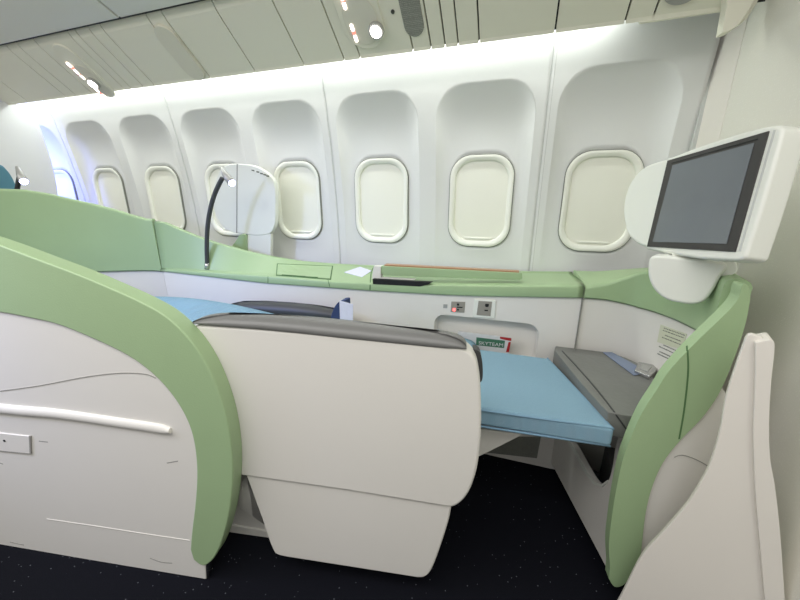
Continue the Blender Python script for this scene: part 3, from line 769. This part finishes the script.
# ------------------------------------------------------------------ covered shell, lower right corner
CS = VP(.38, .885, -17)
cvr = thing('covered_shell', 'white soft-covered seat shell in the lower right corner before the woven partition', 'seat shell', (.5, .93, 0))
cp = sm([(612, 612), (622, 594), (641, 557), (662, 533), (685, 507), (700, 484), (711, 461), (720, 430), (726, 397), (736, 366), (746, 338)])+sm([(748, 335.5), (753, 334.5), (763, 338)])+[(763, 345), (759, 420), (760, 470), (768, 545), (777, 640), (800, 800), (590, 700)]
cs = slab('shell', CS, cp, .014, M['cover'], cvr, bevel=.006, zmin=.003, xmax=.635)
fl = sm([(754, 341), (762, 339), (772, 339), (773, 352), (770, 380), (768, 420), (769, 455), (774, 485), (779, 530), (784, 600), (788, 640)])+[(805, 800), (790, 800), (770, 640)]+sm([(764, 600), (759, 545), (755, 500), (753, 465), (752, 430), (753, 400), (754, 370)])
slab('edge_flap', CS, fl, .05, M['cover'], cvr, off=-.012, bevel=.008, zmin=.003, xmax=.635)

# ------------------------------------------------------------------ monitor
rTL, rTR, rBR, rBL = ray(668.3, 160.7), ray(770, 131), ray(736, 252), ray(647.7, 246.7)
nm = Vector((-.96001229, -.2520309, .11767865)).normalized()
p0 = CAM+rBL*(1.22/rBL.y)
MP = Plane(p0, -nm)        # its normal points away from the viewer
mon = thing('seat_monitor', 'large white monitor with dark grey screen mounted on the green shell at right', 'monitor', (p0.x+.06, p0.y-.15, .93))
hpx = [(668, 158.5)]+sm([(668, 158.5), (700, 146), (740, 133), (766, 126.5), (778, 125)])+sm([(781, 127), (782, 133), (775, 160), (762, 205), (748, 248), (744, 258), (737, 261)])+sm([(700, 259), (665, 253), (645, 249)])
hs = slab('housing', MP, hpx, .05, M['white2'], mon, bevel=.010, segs=4)
slab('side_lobe', MP, sm([(672, 157), (655, 161), (640, 167.5), (629, 180), (623, 194), (620.5, 210), (622, 224), (627, 237), (637, 245), (652, 249.5)])+[(660, 250), (680, 157)], .035, M['white2'], mon, off=.008, bevel=.010, segs=4)
def patch_plane(name, pl, px, off, dep, material, parent, **k):
    return link(name, prism_bm([pl(*p[:2])+pl.n*off for p in px], pl.n*dep), material, parent, **k)
sf = patch_plane('screen_frame', MP, [(668.3, 160.7), (770, 131), (736, 252), (647.7, 246.7)], -.003, .01, M['frame'], mon, bevel=.001)
patch_plane('screen', MP, [(674, 165.5), (756, 143), (728.3, 244), (654, 242)], -.0042, .004, M['screen'], sf, smooth=False)
seam('screen_joint', sf, [(672, 163.3), (715, 151), (758, 139)], .002, M['black'], sf)
# edge line between front and grip
patch_plane('grip_line', MP, [(774, 130), (776, 130), (741, 251), (739, 251)], -.001, .004, M['softjoint'], mon, smooth=False)
# mount pod hooked over the rim
MT = Plane(CAM+ray(690, 262)*(1.10/ray(690, 262).y), Vector((.45, .89, 0)))
pod = slab('mount_pod', MT, smc([(653, 256), (649.5, 266), (650.5, 278), (656, 289), (667, 298), (682, 302), (695, 303), (706, 299), (714, 289), (721, 276), (727, 267), (722, 261), (690, 257.5), (668, 255)]), .05, M['white2'], mon, bevel=.012, segs=4, off=-.02)
slab('mount_arm', MT, sm([(705, 262), (712, 258.5), (724, 257.5), (733, 261), (737, 266), (737, 272)])+[(730, 276), (714, 276)], .035, M['white2'], mon, off=-.004, bevel=.008)
slab('neck', MT, [(672, 250), (715, 254), (715, 264), (672, 262)], .03, M['white2'], mon, off=-.005, bevel=.006)

# second monitor, seen from behind beyond the ledge
FM = VP(-1.55, 1.70, 0)
mon2 = thing('seat_monitor', 'white oval monitor turned away, standing between the ledge and window left of centre', 'monitor', (-1.42, 1.62, .93))
slab('housing', FM, [(237.3, 163.6)]+sm([(237.3, 163.6), (252, 165), (264, 170.5), (272, 178), (275, 187), (275.5, 205), (275, 222), (272, 231), (267, 234.5), (255, 235.5), (236.7, 233)]), .03, M['white2'], mon2, bevel=.006)
slab('side_lobe', FM, sm([(236.9, 163.6), (228, 164.5), (220, 170), (214.5, 183), (212.5, 200), (215.5, 215), (223, 227), (231, 232), (236.4, 233)]), .028, M['white2'], mon2, off=.003, bevel=.006)
slab('side_joint', FM, [(236.7, 164), (237.7, 164), (237.2, 233), (236.2, 233)], .01, M['scuff'], mon2, off=-.0005, smooth=False)
slab('stand', FM, [(247, 233), (270.5, 234), (270, 290), (243, 288)], .025, M['white2'], mon2, off=.004, bevel=.006)
slab('stand_bracket', FM, sm([(229, 250), (236, 241), (240, 235), (246, 234.5), (247, 240)])+[(248, 258), (229, 254)], .02, M['green'], mon2, off=-.004, bevel=.004)
bm = bmesh.new()
for x, y in ((253, 169.7), (257.8, 171.2), (261.5, 172.8), (264.8, 174), (267.6, 175.3)):
    p = FM(x, y)+Vector((0, -.0012, 0)); prism_bm([p+Vector((-.009, 0, .001)), p+Vector((.009, 0, -.002)), p+Vector((.009, 0, -.009)), p+Vector((-.009, 0, -.006))], (0, .002, 0), bm)
link('maker_mark', bm, M['ink'], mon2, smooth=False)

# ------------------------------------------------------------------ gooseneck reading lamps
bh = hit(rail, 207, 269)[0]
lp = YP(bh.y+.002)
base_p = Vector((bh.x, bh.y+.002, bh.z))
lamp = thing('reading_lamp', 'black gooseneck reading lamp with silver head standing on the green ledge', 'reading lamp', base_p, 'gooseneck reading lamps')
def LP(x, y): return lp(x, y)
link('base', tube_bm([base_p+Vector((0, 0, .0)), LP(207.2, 263)], [.015, .0135], 16), M['steel'], lamp)
link('gooseneck', tube_bm(cat_curve([LP(207.3, 264.5), LP(206.8, 248), LP(207.5, 228), (LP(210, 211)), LP(214, 196), LP(219, 184.5), LP(222.5, 178)], 5), .0115, 12), M['dgrey'], lamp)
hd = [LP(221.5, 167.5), LP(227, 175)+Vector((0, -.01, 0)), YP(bh.y-.025)(232, 183)]
head = link('lamp_head', tube_bm(hd, [.008, .016, .021], 16), M['satin'], lamp)
dd = (hd[2]-hd[1]).normalized()
link('lens', tube_bm([hd[2]-dd*.001, hd[2]+dd*.006], [.018, .015], 16), M['led_e'], head)
lens_w = hd[2].copy()
# its twin beyond the head shell
tgt = CAM+ray(24, 181.5)*(2.55/-ray(24, 181.5).x)
r2 = lamp.copy(); COL.objects.link(r2); r2.location = lamp.location+(tgt-lens_w)
r2['label'] = 'bright glowing reading lamp head peeking over the green shell at far left'
for ch in list(lamp.children):
    c = ch.copy(); COL.objects.link(c); c.parent = r2
    for g_ in ch.children: d = g_.copy(); COL.objects.link(d); d.parent = c

# seat beyond the head shell
nb = thing('rear_seat', 'teal-blue seat headrest beyond the green shell at the left edge', 'seat', (-2.9, 1.15, 0))
HP = XP(-2.75)
hp_px = sm([(-50, 158), (-20, 160), (0, 164), (8, 170), (14, 179), (18, 190), (19, 205)])+[(19, 240), (-50, 240)]
hb = link('headrest', prism_bm([HP(*p[:2]) for p in hp_px], (-.10, 0, 0)), M['teal'], nb, bevel=.02, segs=4)
link('seat_back', box_bm(-2.90, -2.76, .72, 1.18, 0, .98), M['white'], nb, bevel=.03)
# sidewall table for the twin lamp
tl = r2.location
link('side_ledge', box_bm(-2.72, tl.x+.03, tl.y-.04, tl.y+.15, 0, tl.z-.002), M['green'], nb, bevel=.01)

# ------------------------------------------------------------------ light
def area(name, loc, rot, size, size_y, energy, color=(1, 1, 1)):
    l = bpy.data.lights.new(name, 'AREA'); l.shape = 'RECTANGLE'; l.size = size; l.size_y = size_y; l.energy = energy; l.color = color
    o = bpy.data.objects.new(name, l); COL.objects.link(o); o.location = loc; o.rotation_euler = rot; return o
area('cove_lamp', (-1.95, 1.675, 1.868), (math.radians(14), 0, 0), 4.4, .035, 10.5, (.97, 1, .97))
area('aisle_ceiling_lamp', (-1.0, -.35, 2.3), (0, 0, 0), 4.5, .9, 64, (1, .98, .95))
bl = area('blue_aisle_lamp', (-2.2, -.02, 1.40), (math.radians(60), 0, math.radians(-30)), .2, .15, 3.2, (.35, .45, 1))
bl.data.spread = math.radians(75)
area('blue_mood_lamp', (-3.6, 1.40, 1.35), (math.radians(90), 0, 0), .3, .5, 14, (.15, .2, 1))
w = bpy.data.worlds.new('World'); S.world = w; w.use_nodes = True
w.node_tree.nodes['Background'].inputs[0].default_value = (1, .99, .985, 1); w.node_tree.nodes['Background'].inputs[1].default_value = .55
S.view_settings.view_transform = 'Standard'; S.view_settings.look = 'None'; S.view_settings.gamma = 1; S.view_settings.use_curve_mapping = False
S.view_settings.exposure = 0
